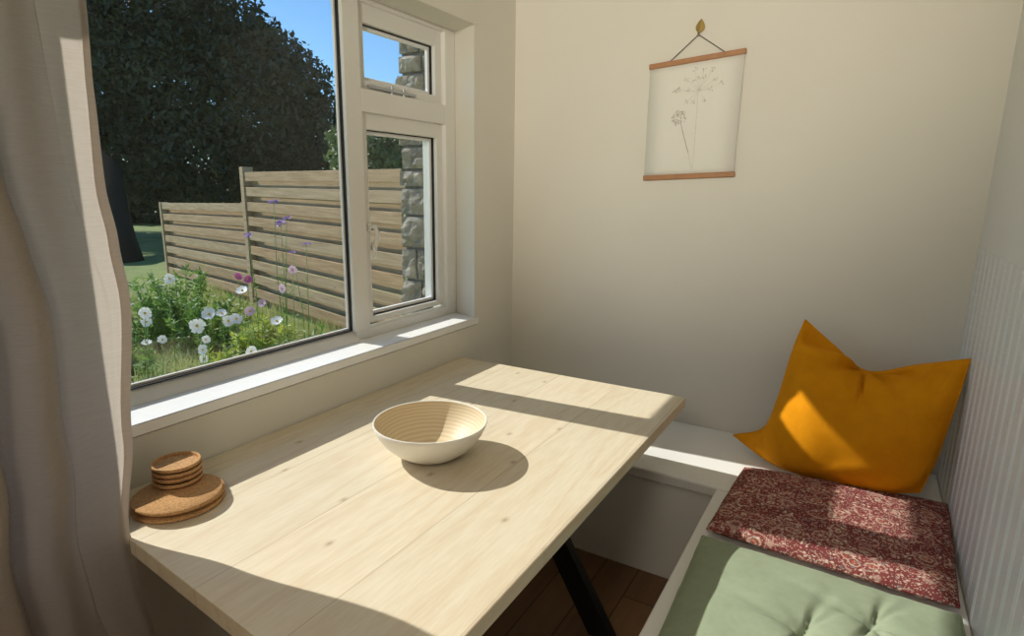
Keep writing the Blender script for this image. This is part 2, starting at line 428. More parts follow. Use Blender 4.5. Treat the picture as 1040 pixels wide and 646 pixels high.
struct('wall_right', bead_panel(), 'panel', 'white wall with vertical beaded panelling beside the cushions', 'wall', recalc=True)
struct('wall_far', MB().box(XF, XF + 0.15, YB, D + 0.2, 0, ZC), 'wall', 'far side wall of the room', 'wall')
mb = MB(); mb.box(-TH, XF + 0.15, YB - 0.2, YB, 0, ZC)
struct('wall_rear', mb, 'wall', 'plain rear wall behind the camera', 'wall')

# ------------------------------------------------------------------ window
FX = -0.15; SX = -0.172
win = empty('window_1', (FX, 1.5, SZ), 'white framed garden window with fixed pane and opening casement', 'window', kind='structure')
yj, yo = 2.36, 2.436
ml, mr = 1.731, 1.819
ti, tb0, tb1, bi = 2.236, 1.833, 1.920, 0.963
y0 = 0.57
mb = MB()
fd = 0.045
mb.box(FX - fd, FX, yj, yo, SZ, RT, 0.004); mb.box(FX - fd, FX, WY0, y0, SZ, RT, 0.004)
mb.box(FX - fd, FX, y0 - 0.002, yj + 0.002, ti, RT, 0.004); mb.box(FX - fd, FX, ml + 0.01, yj + 0.002, SZ, bi, 0.004)
def xz_prism(mb, prof, ya, yb):
    a = [mb.bm.verts.new((x, ya, z)) for x, z in prof]; b = [mb.bm.verts.new((x, yb, z)) for x, z in prof]; n = len(prof)
    mb.bm.faces.new(a); mb.bm.faces.new(b[::-1])
    for i in range(n): mb.bm.faces.new((a[i], b[i], b[(i + 1) % n], a[(i + 1) % n]))
xz_prism(mb, [(FX - fd, SZ), (FX + 0.012, SZ), (FX + 0.012, SZ + 0.003), (FX - 0.030, bi), (FX - fd, bi)], y0 - 0.002, ml + 0.012)
mb.box(FX - fd, FX, ml, mr, bi - 0.002, ti + 0.002, 0.004); mb.box(FX - fd, FX, mr - 0.002, yj + 0.002, tb0, tb1, 0.004)
build('window_frame', mb, 'upvc', win)
def ring(mb, x0, x1, ya, yb, za, zb, w, bev=0.0):
    mb.box(x0, x1, ya, ya + w, za, zb, bev); mb.box(x0, x1, yb - w, yb, za, zb, bev)
    mb.box(x0, x1, ya + w, yb - w, za, za + w, bev); mb.box(x0, x1, ya + w, yb - w, zb - w, zb, bev); return mb
# fixed pane
build('gasket', ring(MB(), FX - 0.032, FX - 0.016, y0 - 0.001, ml + 0.001, bi - 0.001, ti + 0.001, 0.005), 'gasket', win)
build('glazing_bead', ring(MB(), FX - 0.040, FX - 0.030, y0, ml, bi, ti, 0.011), 'upvc', win)
build('pane', MB().box(FX - 0.043, FX - 0.039, y0, ml, bi, ti), 'glass', win)
# lower casement and top vent (sashes)
def sash(name, ya, yb, za, zb, ga, gb, gza, gzb, lab, sd=0.062):
    r = build(name, MB().box(SX - sd, SX, ya, ga, za, zb, 0.004).box(SX - sd, SX, gb, yb, za, zb, 0.004).box(SX - sd, SX, ga - 0.004, gb + 0.004, za, gza, 0.004).box(SX - sd, SX, ga - 0.004, gb + 0.004, gzb, zb, 0.004), 'upvc', win)
    r['label'] = lab
    build('gasket', ring(MB(), SX - 0.030, SX - 0.018, ga - 0.001, gb + 0.001, gza - 0.001, gzb + 0.001, 0.0045), 'gasket', r)
    build('glazing_bead', ring(MB(), SX - 0.044, SX - 0.030, ga, gb, gza, gzb, 0.017), 'sill', r)
    build('pane', MB().box(SX - 0.041, SX - 0.037, ga + 0.004, gb - 0.004, gza + 0.004, gzb - 0.004), 'glass', r)
    return r
cas = sash('casement_sash', mr - 0.02, 2.372, bi + 0.012, tb0 + 0.006, 1.862, 2.318, 1.000, 1.770, 'side hung lower casement sash', 0.085)
vent = sash('vent_sash', mr - 0.02, 2.372, tb1 - 0.006, ti + 0.006, 1.862, 2.312, 1.957, 2.168, 'small top vent sash', 0.046)
# casement handle (cockspur) on the left stile
hp = at_x(376.5, 231, SX + 0.012); hq = at_x(381, 262, SX + 0.034)
h = MB(); h.box(SX - 0.001, SX + 0.012, hp.y - 0.010, hp.y + 0.008, hp.z - 0.018, hp.z + 0.018, 0.004)
h.tube([(SX + 0.012, hp.y, hp.z), (SX + 0.03, hp.y + 0.006, hp.z + 0.004), (SX + 0.038, hp.y + 0.012, hp.z - 0.03), (SX + 0.036, hq.y - 0.002, (hp.z + hq.z) / 2 - 0.02), (SX + 0.034, hq.y, hq.z)], [0.008, 0.010, 0.011, 0.010, 0.008], 10)
build('handle', h, 'upvc', cas, smooth=40)
# vent stay
st = at_x(404, 98, FX - 0.004)
h = MB(); h.bar((FX - 0.008, st.y - 0.17, tb1 + 0.014), (FX - 0.008, st.y + 0.12, tb1 + 0.012), 0.012, 0.012, bev=0.002)
h.tube([(FX - 0.01, st.y - 0.03, tb1 - 0.002), (FX - 0.01, st.y - 0.03, tb1 + 0.03)], 0.007, 10); h.tube([(FX - 0.01, st.y + 0.045, tb1 - 0.002), (FX - 0.01, st.y + 0.045, tb1 + 0.03)], 0.007, 10)
build('stay', h, 'spacer', vent, smooth=40)
# sill board with a small nose that runs past the reveal
mb = MB().prism([(-0.215, WY0), (0.0, WY0), (0.0, WY0 - 0.04), (0.005, WY0 - 0.04), (0.005, WY1 + 0.035), (0.0, WY1 + 0.035), (0.0, WY1 - 0.003), (-0.150, 2.432), (-0.215, 2.432)], SZ - 0.034, SZ, 0.004)
build('window_sill', mb, 'sill', win)

# ------------------------------------------------------------------ benches
BZ = 0.461; SB = 0.455
bb = empty('bench', (1.0, 2.42, 0), 'white boxed bench along the cream back wall behind the table', 'bench')
build('seat', MB().box(0.003, XR - 0.002, 2.165, D - 0.001, BZ - 0.045, BZ, 0.008), 'bench', bb)
build('front_panel', MB().box(0.003, XR - 0.002, 2.185, 2.205, 0.0, BZ - 0.045), 'bench', bb)
sb = empty('bench', (1.6, 1.2, 0), 'white boxed bench along the panelled wall under the cushions', 'bench')
build('seat', MB().box(1.238, XR - 0.002, 0.45, 2.162, SB - 0.03, SB, 0.005), 'bench', sb)
build('front_panel', MB().box(1.270, 1.288, 0.47, 2.160, 0.0, SB - 0.03), 'bench', sb)

# ------------------------------------------------------------------ table
TZ = 0.75
tb = empty('dining_table', (0.53, 1.43, 0), 'pale pine dining table with black slanted legs below the window', 'table')
pts = [(0.004, 0.705), (0.145, 0.672), (0.235, 0.619), (0.75, 0.571), (1.070, 0.556), (1.073, 2.278), (0.004, 2.262)]
mb = MB().prism(pts, TZ - 0.042, TZ, 0.0035, 2)
build('tabletop', mb, 'pine', tb)
lx = [(0.555, 0.975), (0.515, 0.095)]
for yy in (1.75, 0.95):
    build('mounting_plate', MB().box(0.30, 0.77, yy - 0.04, yy + 0.04, TZ - 0.049, TZ - 0.042), 'black', tb)
    for a, b in lx:
        p = Vector((a, yy, TZ - 0.046)); q = Vector((b, yy, 0.0)); d = (q - p).normalized()
        s = MB(); w = 0.040
        # bar with a foot cut flat to the floor
        hx = w / abs(d.z) 
        s.bm.verts.ensure_lookup_table()
        vs = [s.bm.verts.new((e.x + sx * hx, e.y + sy * 0.02, e.z)) for e in (p, q) for sx, sy in ((-1, -1), (1, -1), (1, 1), (-1, 1))]
        for f in ((3, 2, 1, 0), (4, 5, 6, 7), (0, 1, 5, 4), (1, 2, 6, 5), (2, 3, 7, 6), (3, 0, 4, 7)): s.bm.faces.new([vs[i] for i in f])
        build('leg', s, 'black', tb)

# ------------------------------------------------------------------ bowl
bc = (0.546, 1.338, TZ)
outer = [(0.0, 0.0), (0.062, 0.0), (0.072, 0.002), (0.092, 0.011), (0.118, 0.029), (0.142, 0.053), (0.158, 0.077), (0.168, 0.098), (0.1715, 0.109), (0.1705, 0.1115), (0.1675, 0.112), (0.1655, 0.1105)]
inner = [(0.1655, 0.1105), (0.1625, 0.099), (0.152, 0.077), (0.136, 0.055), (0.112, 0.032), (0.088, 0.016), (0.068, 0.008), (0.03, 0.006), (0.0, 0.006)]
bw = empty('bowl', bc, 'cream bowl with spun bamboo lining on the pine table', 'bowl')
build('shell', MB().lathe(outer, bc, 96), 'bowlout', bw, smooth=50)
o = build('lining', MB().lathe(inner, bc, 96), 'bamboo', bw, smooth=50, recalc=False); o['label'] = 'striped bamboo lining'

# ------------------------------------------------------------------ cork mats and coasters
def disc_mat(cx, cy, z, r, h):
    return MB().lathe([(0, 0), (r - 0.007, 0), (r - 0.0055, 0.0012), (r - 0.0008, 0.0035), (r, 0.0055), (r - 0.0006, h - 0.002), (r - 0.003, h), (r * 0.5, h), (0, h)], (cx, cy, z), 72)
mats = [(0.178, 0.772, 0.1075, 'large round cork mat lying directly on the table, lowest of three'),
        (0.168, 0.780, 0.107, 'large round cork mat sandwiched in the middle of the mat stack'),
        (0.183, 0.768, 0.104, 'large round cork mat on top of the mats, right under the coasters')]
z = TZ
for cx, cy, r, lab in mats:
    o = tag(build('cork_mat', disc_mat(cx, cy, z, r, 0.0105), 'corkmat', None, smooth=40), lab, 'mat', 'round cork mats on the table'); z += 0.0106
def coaster(cx, cy, z, r=0.059, h=0.0142):
    return MB().lathe([(0, 0), (r - 0.0085, 0), (r - 0.0075, 0.0015), (r - 0.002, 0.0045), (r, 0.0075), (r, h - 0.003), (r - 0.001, h - 0.0006), (r - 0.003, h), (r - 0.0055, h - 0.0006), (r - 0.0066, h - 0.003), (r - 0.0072, h - 0.0080), (0, h - 0.0080)], (cx, cy, z), 72)
cl = ['small round lipped cork coaster at the bottom of the four coaster stack', 'small round lipped cork coaster, second from the bottom of the stack',
      'small round lipped cork coaster, third from the bottom of the stack', 'small round lipped cork coaster on top of the stack, raised rim showing']
for i in range(4):
    dx, dy = ((0.002, -0.001), (-0.001, 0.001), (0.001, 0.0005), (0, 0))[i]
    tag(build('cork_coaster', coaster(0.124 + dx, 0.805 + dy, z), 'cork', None, smooth=40), cl[i], 'coaster', 'stacked cork coasters'); z += 0.01425

# ------------------------------------------------------------------ hanging print
def rotz(x, z, cx, cz, a): return (cx + (x - cx) * math.cos(a) - (z - cz) * math.sin(a), cz + (x - cx) * math.sin(a) + (z - cz) * math.cos(a))
Tl, Tr = at_y(659.5, 68.5, D - 0.012), at_y(758.3, 51.5, D - 0.012)
Bl, Br = at_y(653.3, 181, D - 0.010), at_y(746.3, 176.8, D - 0.010)
pr = empty('wall_print', ((Bl.x + Br.x) / 2, D, Bl.z), 'botanical print between two oak rods hanging by a cord', 'print')
build('rod', MB().bar(Tl, Tr, 0.014, 0.022, bev=0.003), 'rodwood', pr)['label'] = 'upper oak rod'
build('rod', MB().bar(Bl, Br, 0.014, 0.022, bev=0.003), 'rodwood', pr)['label'] = 'lower oak rod'
def sheet(u, v, y=None):
    a = Tl.lerp(Tr, u); b = Bl.lerp(Br, u); p = a.lerp(b, v)
    bow = 0.006 * math.sin(PI * v)
    p = p.copy(); p.y = D - 0.010 - bow - (y or 0); return p
mb = MB()
nu, nv = 4, 12
mb.grid([[sheet(0.012 + 0.976 * i / nu, j / nv) for i in range(nu + 1)] for j in range(nv + 1)])
o = build('paper_sheet', mb, 'paper', pr, smooth=True)
sm = o.modifiers.new('thick', 'SOLIDIFY'); sm.thickness = 0.001; sm.offset = 0
def stroke(mb, pts, w, off=0.0012):
    P = [sheet(u, v, off) for u, v in pts]
    for i in range(len(P) - 1):
        d = (P[i + 1] - P[i]); 
        if d.length < 1e-6: continue
        n = Vector((-d.z, 0, d.x)).normalized() * (w / 2)
        mb.face([P[i] - n, P[i + 1] - n, P[i + 1] + n, P[i] + n])
def uv_of(px, py):
    q = at_y(px, py, D - 0.013)
    v = 0.5
    for _ in range(8):
        a = Tl.lerp(Bl, v); b = Tr.lerp(Br, v); u = (q.x - a.x) / (b.x - a.x)
        t = Tl.lerp(Tr, u); s_ = Bl.lerp(Br, u); v = (q.z - t.z) / (s_.z - t.z)
    return u, v
dk, pl = MB(), MB()
rnd = random.Random(3)
# scabious style flower head, dark
hu, hv = uv_of(690, 120)
for k in range(90):
    a = rnd.random() * 2 * PI; r = 0.075 * math.sqrt(rnd.random()); l = 0.012
    u, v = hu + r * math.cos(a), hv + r * 0.85 * math.sin(a)
    stroke(dk if k % 2 else pl, [(u, v), (u + l * math.cos(a + 1), v + l * math.sin(a + 1))], 0.0045)
stroke(dk, [uv_of(691.5, 124), uv_of(694, 136), uv_of(697, 148), uv_of(699, 155)], 0.0030)
stroke(pl, [uv_of(699, 155), uv_of(701, 166), uv_of(702, 171)], 0.0022)
# umbel: pale stem, rays, small flower heads
c0 = uv_of(709, 93)
stroke(pl, [c0, uv_of(708, 112), uv_of(707, 128), uv_of(703, 172)], 0.0022)
heads = [(706, 71), (715, 71), (724, 70), (698, 81), (704, 82), (710, 79), (716, 78), (727, 80), (733, 84), (686, 93), (690, 91), (697, 104), (704, 104), (716, 101), (722, 90), (700, 92), (710, 90)]
for hx_, hy_ in heads:
    q = uv_of(hx_, hy_)
    stroke(pl, [c0, ((c0[0] + q[0]) / 2 + 0.004, (c0[1] + q[1]) / 2), q], 0.0012)
    for k in range(7):
        a = rnd.random() * 2 * PI; r = 0.022 * rnd.random()
        u, v = q[0] + r * math.cos(a), q[1] + r * 0.8 * math.sin(a)
        stroke(pl if k % 3 else dk, [(u, v), (u + 0.010 * math.cos(a), v + 0.008 * math.sin(a))], 0.0035)
stroke(dk, [uv_of(683, 94), uv_of(687, 92), uv_of(690, 89)], 0.003)
for src, mname in ((dk, 'ink'), (pl, 'inkpale')):
    idx = len(o.data.materials); o.data.materials.append(M[mname])
    bm = bmesh.new(); bm.from_mesh(o.data); off = wloc(o)
    for f in src.bm.faces:
        nf = bm.faces.new([bm.verts.new(v.co - off) for v in f.verts]); nf.material_index = idx
    bm.to_mesh(o.data); bm.free(); src.bm.free()
hk = at_y(709.5, 35, D - 0.012)
c1, c2 = at_y(680, 63, D - 0.012), at_y(737, 53, D - 0.012)
build('cord', MB().tube([c1, c1.lerp(hk, 0.5), hk], 0.0016, 6).tube([hk, hk.lerp(c2, 0.5), c2], 0.0016, 6), 'cord', pr)
leaf = empty('wall_hook', (hk.x, D, hk.z - 0.005), 'small brass leaf shaped hook above the print', 'hook')
mb = MB(); top = at_y(712.5, 19, D - 0.006); bot = at_y(710.5, 33.5, D - 0.006)
ax = top - bot; sd = Vector((ax.z, 0, -ax.x)).normalized()
G = []
for i in range(9):
    t = i / 8; w = 0.019 * math.sin(PI * t ** 0.75) ** 0.9 + 0.0004; c = bot + ax * t
    G.append([c + sd * (w * s_) + Vector((0, 0.003 * abs(s_) - 0.004, 0)) for s_ in (-1, -0.5, 0, 0.5, 1)])
mb.grid(G)
o = build('leaf', mb, 'brass', leaf); mo = o.modifiers.new('thick', 'SOLIDIFY'); mo.thickness = 0.003; mo.offset = -1
build('peg', MB().tube([(hk.x, D, bot.z + 0.004), (hk.x, D - 0.014, bot.z - 0.002), (hk.x, D - 0.02, hk.z - 0.004), (hk.x, D - 0.024, hk.z + 0.006)], 0.003, 8), 'brass', leaf, smooth=True)

# ------------------------------------------------------------------ curtain
def lerp_tab(tab, z):
    if z <= tab[0][0]: return tab[0][1:]
    for a, b in zip(tab, tab[1:]):
        if z <= b[0]:
            t = (z - a[0]) / (b[0] - a[0]); t = t * t * (3 - 2 * t)
            return [a[i] + (b[i] - a[i]) * t for i in range(1, len(a))]
    return tab[-1][1:]
EDGE = sorted([(p.z, p.x, p.y) for p in [at_x(a, b, 0.225) for a, b in ((85, 2), (95, 100), (104, 190), (117, 245), (129, 300), (131, 440), (129, 535), (138, 590), (155, 645))]])
EDGE = [(0.0, 0.225, EDGE[0][2])] + EDGE + [(2.44, 0.225, EDGE[-1][2])]
ZCT = 2.44
def curtain_pt(u, z, _c={}):
    xe, ye = lerp_tab(EDGE, z)
    k = z / ZCT
    L = 0.86
    y = ye - u * L + (0.02 * math.sin(9 * u + 2) * (1 - k)) * min(1, u * 8)
    sm_ = max(0.0, min(1.0, (u - 0.09) / 0.16)); sm_ = sm_ * sm_ * (3 - 2 * sm_)
    amp = (0.024 + 0.014 * (1 - k)) * (0.06 + 0.94 * sm_)
    ph = 2 * PI * (u * 9.5 - 0.62 * z + 0.10 * math.sin(1.9 * z + 7 * u))
    f = math.sin(ph) + 0.33 * math.sin(2.3 * ph + 1.3 + z) + 0.15 * noise.noise(Vector((u * 22, z * 1.3, 3)))
    x = xe + 0.012 + amp * f + 0.03 * u
    x += 0.010 * noise.noise(Vector((u * 12, z * 2.6, 0)))
    y += 0.016 * math.cos(ph) * min(1, u * 9)
    if u < 0.03: y += 0.0
    return Vector((max(x, 0.035), y, z))
mb = MB(); NU, NV = 220, 120
mb.grid([[curtain_pt(i / NU, 0.006 + (ZCT - 0.006) * j / NV) for i in range(NU + 1)] for j in range(NV + 1)])
cu = tag(build('curtain', mb, 'linen', None, smooth=True), 'long beige linen curtain drawn to the left of the window', 'curtain')
mb = MB()
G = []
for j in range(NV + 1):
    z = 0.006 + (ZCT - 0.006) * j / NV
    G.append([curtain_pt(u, z) - Vector((0.0035, 0, 0)) for u in (0.0, 0.008, 0.016, 0.024)])
mb.grid(G)
build('side_hem', mb, 'linen', cu, smooth=True)

# ------------------------------------------------------------------ cushions
def seat_cushion(quad, z0, h, tufts, n=90, seed=0, crown=0.012, dent=0.02, p=5):
    # quad: front-left, back-left, back-right, front-right in xy
    A, B, C_, D_ = [Vector((q[0], q[1], 0)) for q in quad]
    def P(a, b):
        u, v = (a + 1) / 2, (b + 1) / 2
        return (A * (1 - v) + B * v) * (1 - u) + (D_ * (1 - v) + C_ * v) * u
    size = Vector(((C_ - B).length, (B - A).length, 0))
    mb = MB()
    def val(t): return math.sin(t * PI / 2)
    top, bot = [], []
    for j in range(n + 1):
        rt, rb = [], []
        for i in range(n + 1):
            a = val(2 * i / n - 1); b = val(2 * j / n - 1)
            q = P(a, b)
            ra = max(0.0, 1 - abs(a) ** p) ** 0.42; rb_ = max(0.0, 1 - abs(b) ** p) ** 0.42
            pr_ = ra * rb_
            zt = z0 + h * 0.5 + h * 0.5 * pr_ + crown * (1 - a * a) * (1 - b * b)
            for (tx, ty) in tufts:
                dx = (q.x - tx); dy = (q.y - ty); r = math.hypot(dx, dy); ang = math.atan2(dy, dx)
                zt -= dent * math.exp(-r / 0.028) * pr_
                zt -= dent * 0.55 * math.exp(-r / 0.10) * (max(0.0, 0.5 + 0.5 * math.cos(4 * ang + seed)) ** 14 + 0.7 * max(0.0, 0.5 + 0.5 * math.cos(3 * ang + seed * 2.3 + 1)) ** 20) * pr_
            zt += 0.0035 * noise.noise(Vector((q.x * 9, q.y * 9, seed))) * pr_
            e = max(abs(a), abs(b)) ** 16
            zt += 0.003 * e * noise.noise(Vector((q.x * 30, q.y * 30, seed + 5)))
            zb = z0 + h * 0.5 - h * 0.5 * min(1.0, pr_ * 1.0)
            sh = 1 + 0.006 * e * noise.noise(Vector((q.x * 14, q.y * 14, seed + 9)))
            c = P(0, 0); qx = c + (q - c) * sh
            rt.append((qx.x, qx.y, zt)); rb.append((qx.x, qx.y, zb))
        top.append(rt); bot.append(rb)
    mb.grid(top); mb.grid(bot)
    edge = [top[0][i] for i in range(n + 1)] + [top[j][n] for j in range(1, n + 1)] + [top[n][i] for i in range(n - 1, -1, -1)] + [top[j][0] for j in range(n - 1, 0, -1)]
    return mb, edge
def piping(edge, r):
    mb = MB(); E = [Vector(p) for p in edge]; E.append(E[0]); 
    return mb.tube(E, r, 6, cap=False)
def q2(px, py, z): p = at_z(px, py, z); return (p.x, p.y)
gq = [(1.300, 1.02), q2(714, 541, 0.49), q2(976, 622, 0.49), (1.945, 1.01)]
mb, ed = seat_cushion(gq, SB + 0.001, 0.044, [q2(815, 637, 0.51), q2(886, 628, 0.51), (1.55, 1.12), (1.76, 1.12)], seed=1.0, dent=0.042, crown=0.018, n=150)
g = tag(build('seat_cushion', mb, 'sage', None, smooth=True, weld=0.0004), 'sage green tufted seat cushion at the front of the bench', 'cushion', 'seat cushions on the side bench')
build('piping', piping(ed, 0.0035), 'sage', g, smooth=True)
pq = [q2(718, 537, 0.485), q2(756, 475, 0.485), q2(963, 513, 0.485), q2(974, 617, 0.485)]
mb, ed = seat_cushion(pq, BZ + 0.001, 0.046, [], seed=4.0, crown=0.008, p=9)
g = tag(build('seat_cushion', mb, 'paisley', None, smooth=True, weld=0.0004), 'maroon paisley patterned seat cushion in the bench corner', 'cushion', 'seat cushions on the side bench')
build('piping', piping(ed, 0.003), 'paisley', g, smooth=True)

# ------------------------------------------------------------------ mustard pillow in the corner
PK = 1.012
def row(pts): return [at_y(a, b, y * PK) for a, b, y in pts]
rowT = row([(818, 325, 2.61), (846, 350, 2.59), (880, 377, 2.57), (932, 371, 2.54), (985, 365, 2.43)])
rowU = row([(805, 357, 2.54), (838, 380, 2.49), (876, 402, 2.50), (926, 403, 2.46), (975, 397, 2.40)])
rowM = row([(790, 405, 2.48), (828, 420, 2.42), (872, 438, 2.41), (920, 443, 2.40), (963, 432, 2.39)])
rowQ = row([(775, 435, 2.47), (806, 450, 2.39), (855, 467, 2.37), (906, 475, 2.36), (950, 468, 2.375)])
rowB = row([(745, 442, 2.53), (785, 471, 2.43), (835, 488, 2.355), (890, 499, 2.335), (934, 500, 2.36)])
def cr(p, t):
    x = t * (len(p) - 1); i = min(int(x), len(p) - 2); f = x - i
    p0 = p[i - 1] if i > 0 else p[0] * 2 - p[1]; p3 = p[i + 2] if i + 2 < len(p) else p[-1] * 2 - p[-2]
    return 0.5 * ((2 * p[i]) + (-p0 + p[i + 1]) * f + (2 * p0 - 5 * p[i] + 4 * p[i + 1] - p3) * f * f + (-p0 + 3 * p[i] - 3 * p[i + 1] + p3) * f ** 3)
def mid(u, v): return cr([cr(rowB, u), cr(rowQ, u), cr(rowM, u), cr(rowU, u), cr(rowT, u)], v)
def pillow():
    mb = MB(); n = 72; fr, bk = [], []
    for j in range(n + 1):
        rf, rb = [], []
        for i in range(n + 1):
            u = 0.5 + 0.5 * math.sin((2 * i / n - 1) * PI / 2); v = 0.5 + 0.5 * math.sin((2 * j / n - 1) * PI / 2)
            p = mid(u, v); e = 1e-3
            du = mid(min(u + e, 1), v) - mid(max(u - e, 0), v); dv = mid(u, min(v + e, 1)) - mid(u, max(v - e, 0))
            nn = du.cross(dv); nn = nn.normalized() if nn.length > 1e-12 else Vector((0, -1, 0))
            if nn.y > 0: nn = -nn
            t = 0.100 * (4 * u * (1 - u)) ** 0.66 * (4 * v * (1 - v)) ** 0.66
            # pinch creases under the top notch and towards the right ear
            dx, dy = (u - 0.50), (1 - v); r = math.hypot(dx, dy)
            cz = 0
            for an, wd in ((-2.35, 0.05), (-1.75, 0.06), (-0.85, 0.05), (-0.40, 0.06)):
                ang = math.atan2(-dy, dx); cz -= 0.026 * math.exp(-((ang - an) / 0.10) ** 2) * math.exp(-((r - 0.20) / 0.15) ** 2)
            angf = math.atan2(-dy, dx); 
            kk = max(0.0, min(1.0, (-2.68 - angf) / 0.16)); kk = kk * kk * (3 - 2 * kk); cz -= 0.034 * kk * math.exp(-((r - 0.28) / 0.22) ** 2)
            cz += 0.014 * math.exp(-((angf + 2.58) / 0.10) ** 2) * math.exp(-((r - 0.26) / 0.17) ** 2)
            cz += 0.013 * math.sin(34 * (u - v * 0.25)) * math.exp(-((u - 0.93) / 0.06) ** 2) * math.exp(-((v - 0.85) / 0.2) ** 2)
            cz += 0.009 * math.sin(40 * (v + 0.2 * u)) * math.exp(-((u - 0.12) / 0.12) ** 2) * math.exp(-((v - 0.75) / 0.2) ** 2)
            cz += 0.014 * noise.noise(Vector((u * 4.5, v * 5, 2)))
            m_ = min(1, 16 * u * (1 - u)) * min(1, 16 * v * (1 - v))
            f = p + nn * (t + cz * m_)
            b = p - nn * (t * 0.75)
            b.y = min(b.y, D - 0.006); b.x = min(b.x, XR - 0.008); f.x = min(f.x, XR - 0.006)
            rf.append(f); rb.append(b)
        fr.append(rf); bk.append(rb)
    mb.grid(fr); mb.grid(bk)
    edge = [fr[0][i] for i in range(n + 1)] + [fr[j][n] for j in range(1, n + 1)] + [fr[n][i] for i in range(n - 1, -1, -1)] + [fr[j][0] for j in range(n - 1, 0, -1)]
    return mb, edge
mb, ed = pillow()
pw = tag(build('throw_pillow', mb, 'mustard', None, smooth=True, weld=0.0003), 'mustard velvet throw pillow slumped into the bench corner', 'pillow')
build('seam', piping(ed, 0.0035), 'mustard', pw, smooth=True)

# ------------------------------------------------------------------ garden
GZ = -0.12
mb = MB(); n = 40
G = []
for j in range(n + 1):
    G.append([])
    for i in range(n + 1):
        x = -0.31 - 60 * (i / n) ** 1.6; y = -30 + 75 * j / n
        G[-1].append((x, y, GZ + 0.05 * noise.noise(Vector((x * 0.2, y * 0.2, 0))) * min(1, -x / 4)))
mb.grid(G)
struct('ground', mb, 'lawn', 'lawn outside the window running back to the trees', 'lawn', smooth=True)

# stone pier of the house, standing outside the casement
def pier():
    m = MB(); x0, x1, y0_, y1_ = -0.775, -0.302, 2.75, 3.25
    rnd = random.Random(11)
    z = GZ
    while z < 3.0:
        hgt = rnd.choice((0.10, 0.13, 0.16, 0.19)); x = x0 + rnd.uniform(-0.012, 0.012)
        while x < x1 - 0.02:
            w = rnd.uniform(0.12, 0.26); xe = min(x + w, x1)
            if x1 - xe < 0.09: xe = x1
            # rough faced block: displaced grid box
            nx, nz = max(3, int((xe - x) / 0.022)), max(3, int(hgt / 0.022))
            g = 0.008; sd_ = rnd.random() * 100
            face = []
            for j in range(nz + 1):
                row = []
                for i in range(nx + 1):
                    px_, pz_ = x + g + (xe - x - 2 * g) * i / nx, z + g + (hgt - 2 * g) * j / nz
                    ed_ = 1.0 if 0 < i < nx and 0 < j < nz else 0.0
                    row.append((px_, y0_ - (0.018 + 0.040 * noise.noise(Vector((px_ * 13, pz_ * 13, sd_))) + 0.02 * noise.noise(Vector((px_ * 31, pz_ * 31, sd_)))) * ed_, pz_))
                face.append(row)
            V = m.grid(face)
            ring_ = [V[0][i] for i in range(nx + 1)] + [V[j][nx] for j in range(1, nz + 1)] + [V[nz][i] for i in range(nx - 1, -1, -1)] + [V[j][0] for j in range(nz - 1, 0, -1)]
            back = [m.bm.verts.new((v.co.x, y1_, v.co.z)) for v in ring_]
            for k in range(len(ring_)): m.bm.faces.new((ring_[k], ring_[(k + 1) % len(ring_)], back[(k + 1) % len(ring_)], back[k]))
            x = xe
        z += hgt
    return m
pr_ = struct('wall_outside', pier(), 'stone', 'rough grey stone end wall standing outside the casement', 'wall')
build('mortar_core', MB().box(-0.755, -0.302, 2.768, 3.24, GZ, 3.0), 'mortar', pr_)

# fence of horizontal boards (boards on both faces of the posts)
FD = Vector((-0.965, 0.262, 0)).normalized(); FN = Vector((-0.262, -0.965, 0)).normalized()
FP = Vector((-2.637, 4.505, 0))
def fpt(s, o, z): p = FP + FD * s + FN * o; return Vector((p.x, p.y, z))
def fence(s0, s1, tops, name_label, posts, drop=0.0, bh=0.118, step=0.197, nrows=9, hb=0.135):
    f = empty('garden_fence', fpt((s0 + s1) / 2, 0, GZ), name_label, 'fence', 'garden fence panels')
    for k in range(nrows):
        zt = tops - k * step; 
        build('board', MB().bar(fpt(s0, 0.045, zt - bh / 2), fpt(s1, 0.045, zt - bh / 2 - drop), 0.020, bh, bev=0.003), 'fence', f)
        zb = zt - step / 2 
        build('board', MB().bar(fpt(s0, -0.045, zb - bh / 2), fpt(s1, -0.045, zb - bh / 2 - drop), 0.020, bh, bev=0.003), 'fence', f)
    for s, zt, w in posts:
        build('post', MB().bar(fpt(s, 0.0, GZ - 0.1), fpt(s, 0.0, zt), w, 0.14, up=FN, bev=0.004), 'fence', f)
    return f
fence(-0.55, 3.18, 1.70, 'tall near fence panel of horizontal larch boards by the stone wall', [(3.24, 1.77, 0.12)])
fence(3.30, 7.25, 1.285, 'lower far fence panel of horizontal larch boards by the tree', [(7.32, 1.19, 0.10)], drop=0.10, nrows=7)

# trees
def leaves(mb, blobs, n, size, seed, shell=0.55, flat=0.8):
    rnd = random.Random(seed); tot = sum(b[1] ** 2 for b in blobs)
    for c, r in blobs:
        for _ in range(int(n * r * r / tot)):
            d = Vector((rnd.gauss(0, 1), rnd.gauss(0, 1), rnd.gauss(0, 1))).normalized()
            k = (1 - shell * rnd.random() ** 1.5) * (1 + 0.28 * noise.noise(d * 2.3 + c))
            p = c + Vector((d.x, d.y, d.z * flat)) * (r * k)
            a = Vector((rnd.gauss(0, 1), rnd.gauss(0, 1), rnd.gauss(0, 1))).normalized(); b = a.orthogonal().normalized()
            s = size * rnd.uniform(0.6, 1.3)
            mb.bm.faces.new([mb.bm.verts.new(q) for q in (p - a * s, p + b * s * 0.45, p + a * s, p - b * s * 0.45)])
    return mb
TD = 19.0
tb_ = at_d(117, 285, 13.0); tb_.z = GZ
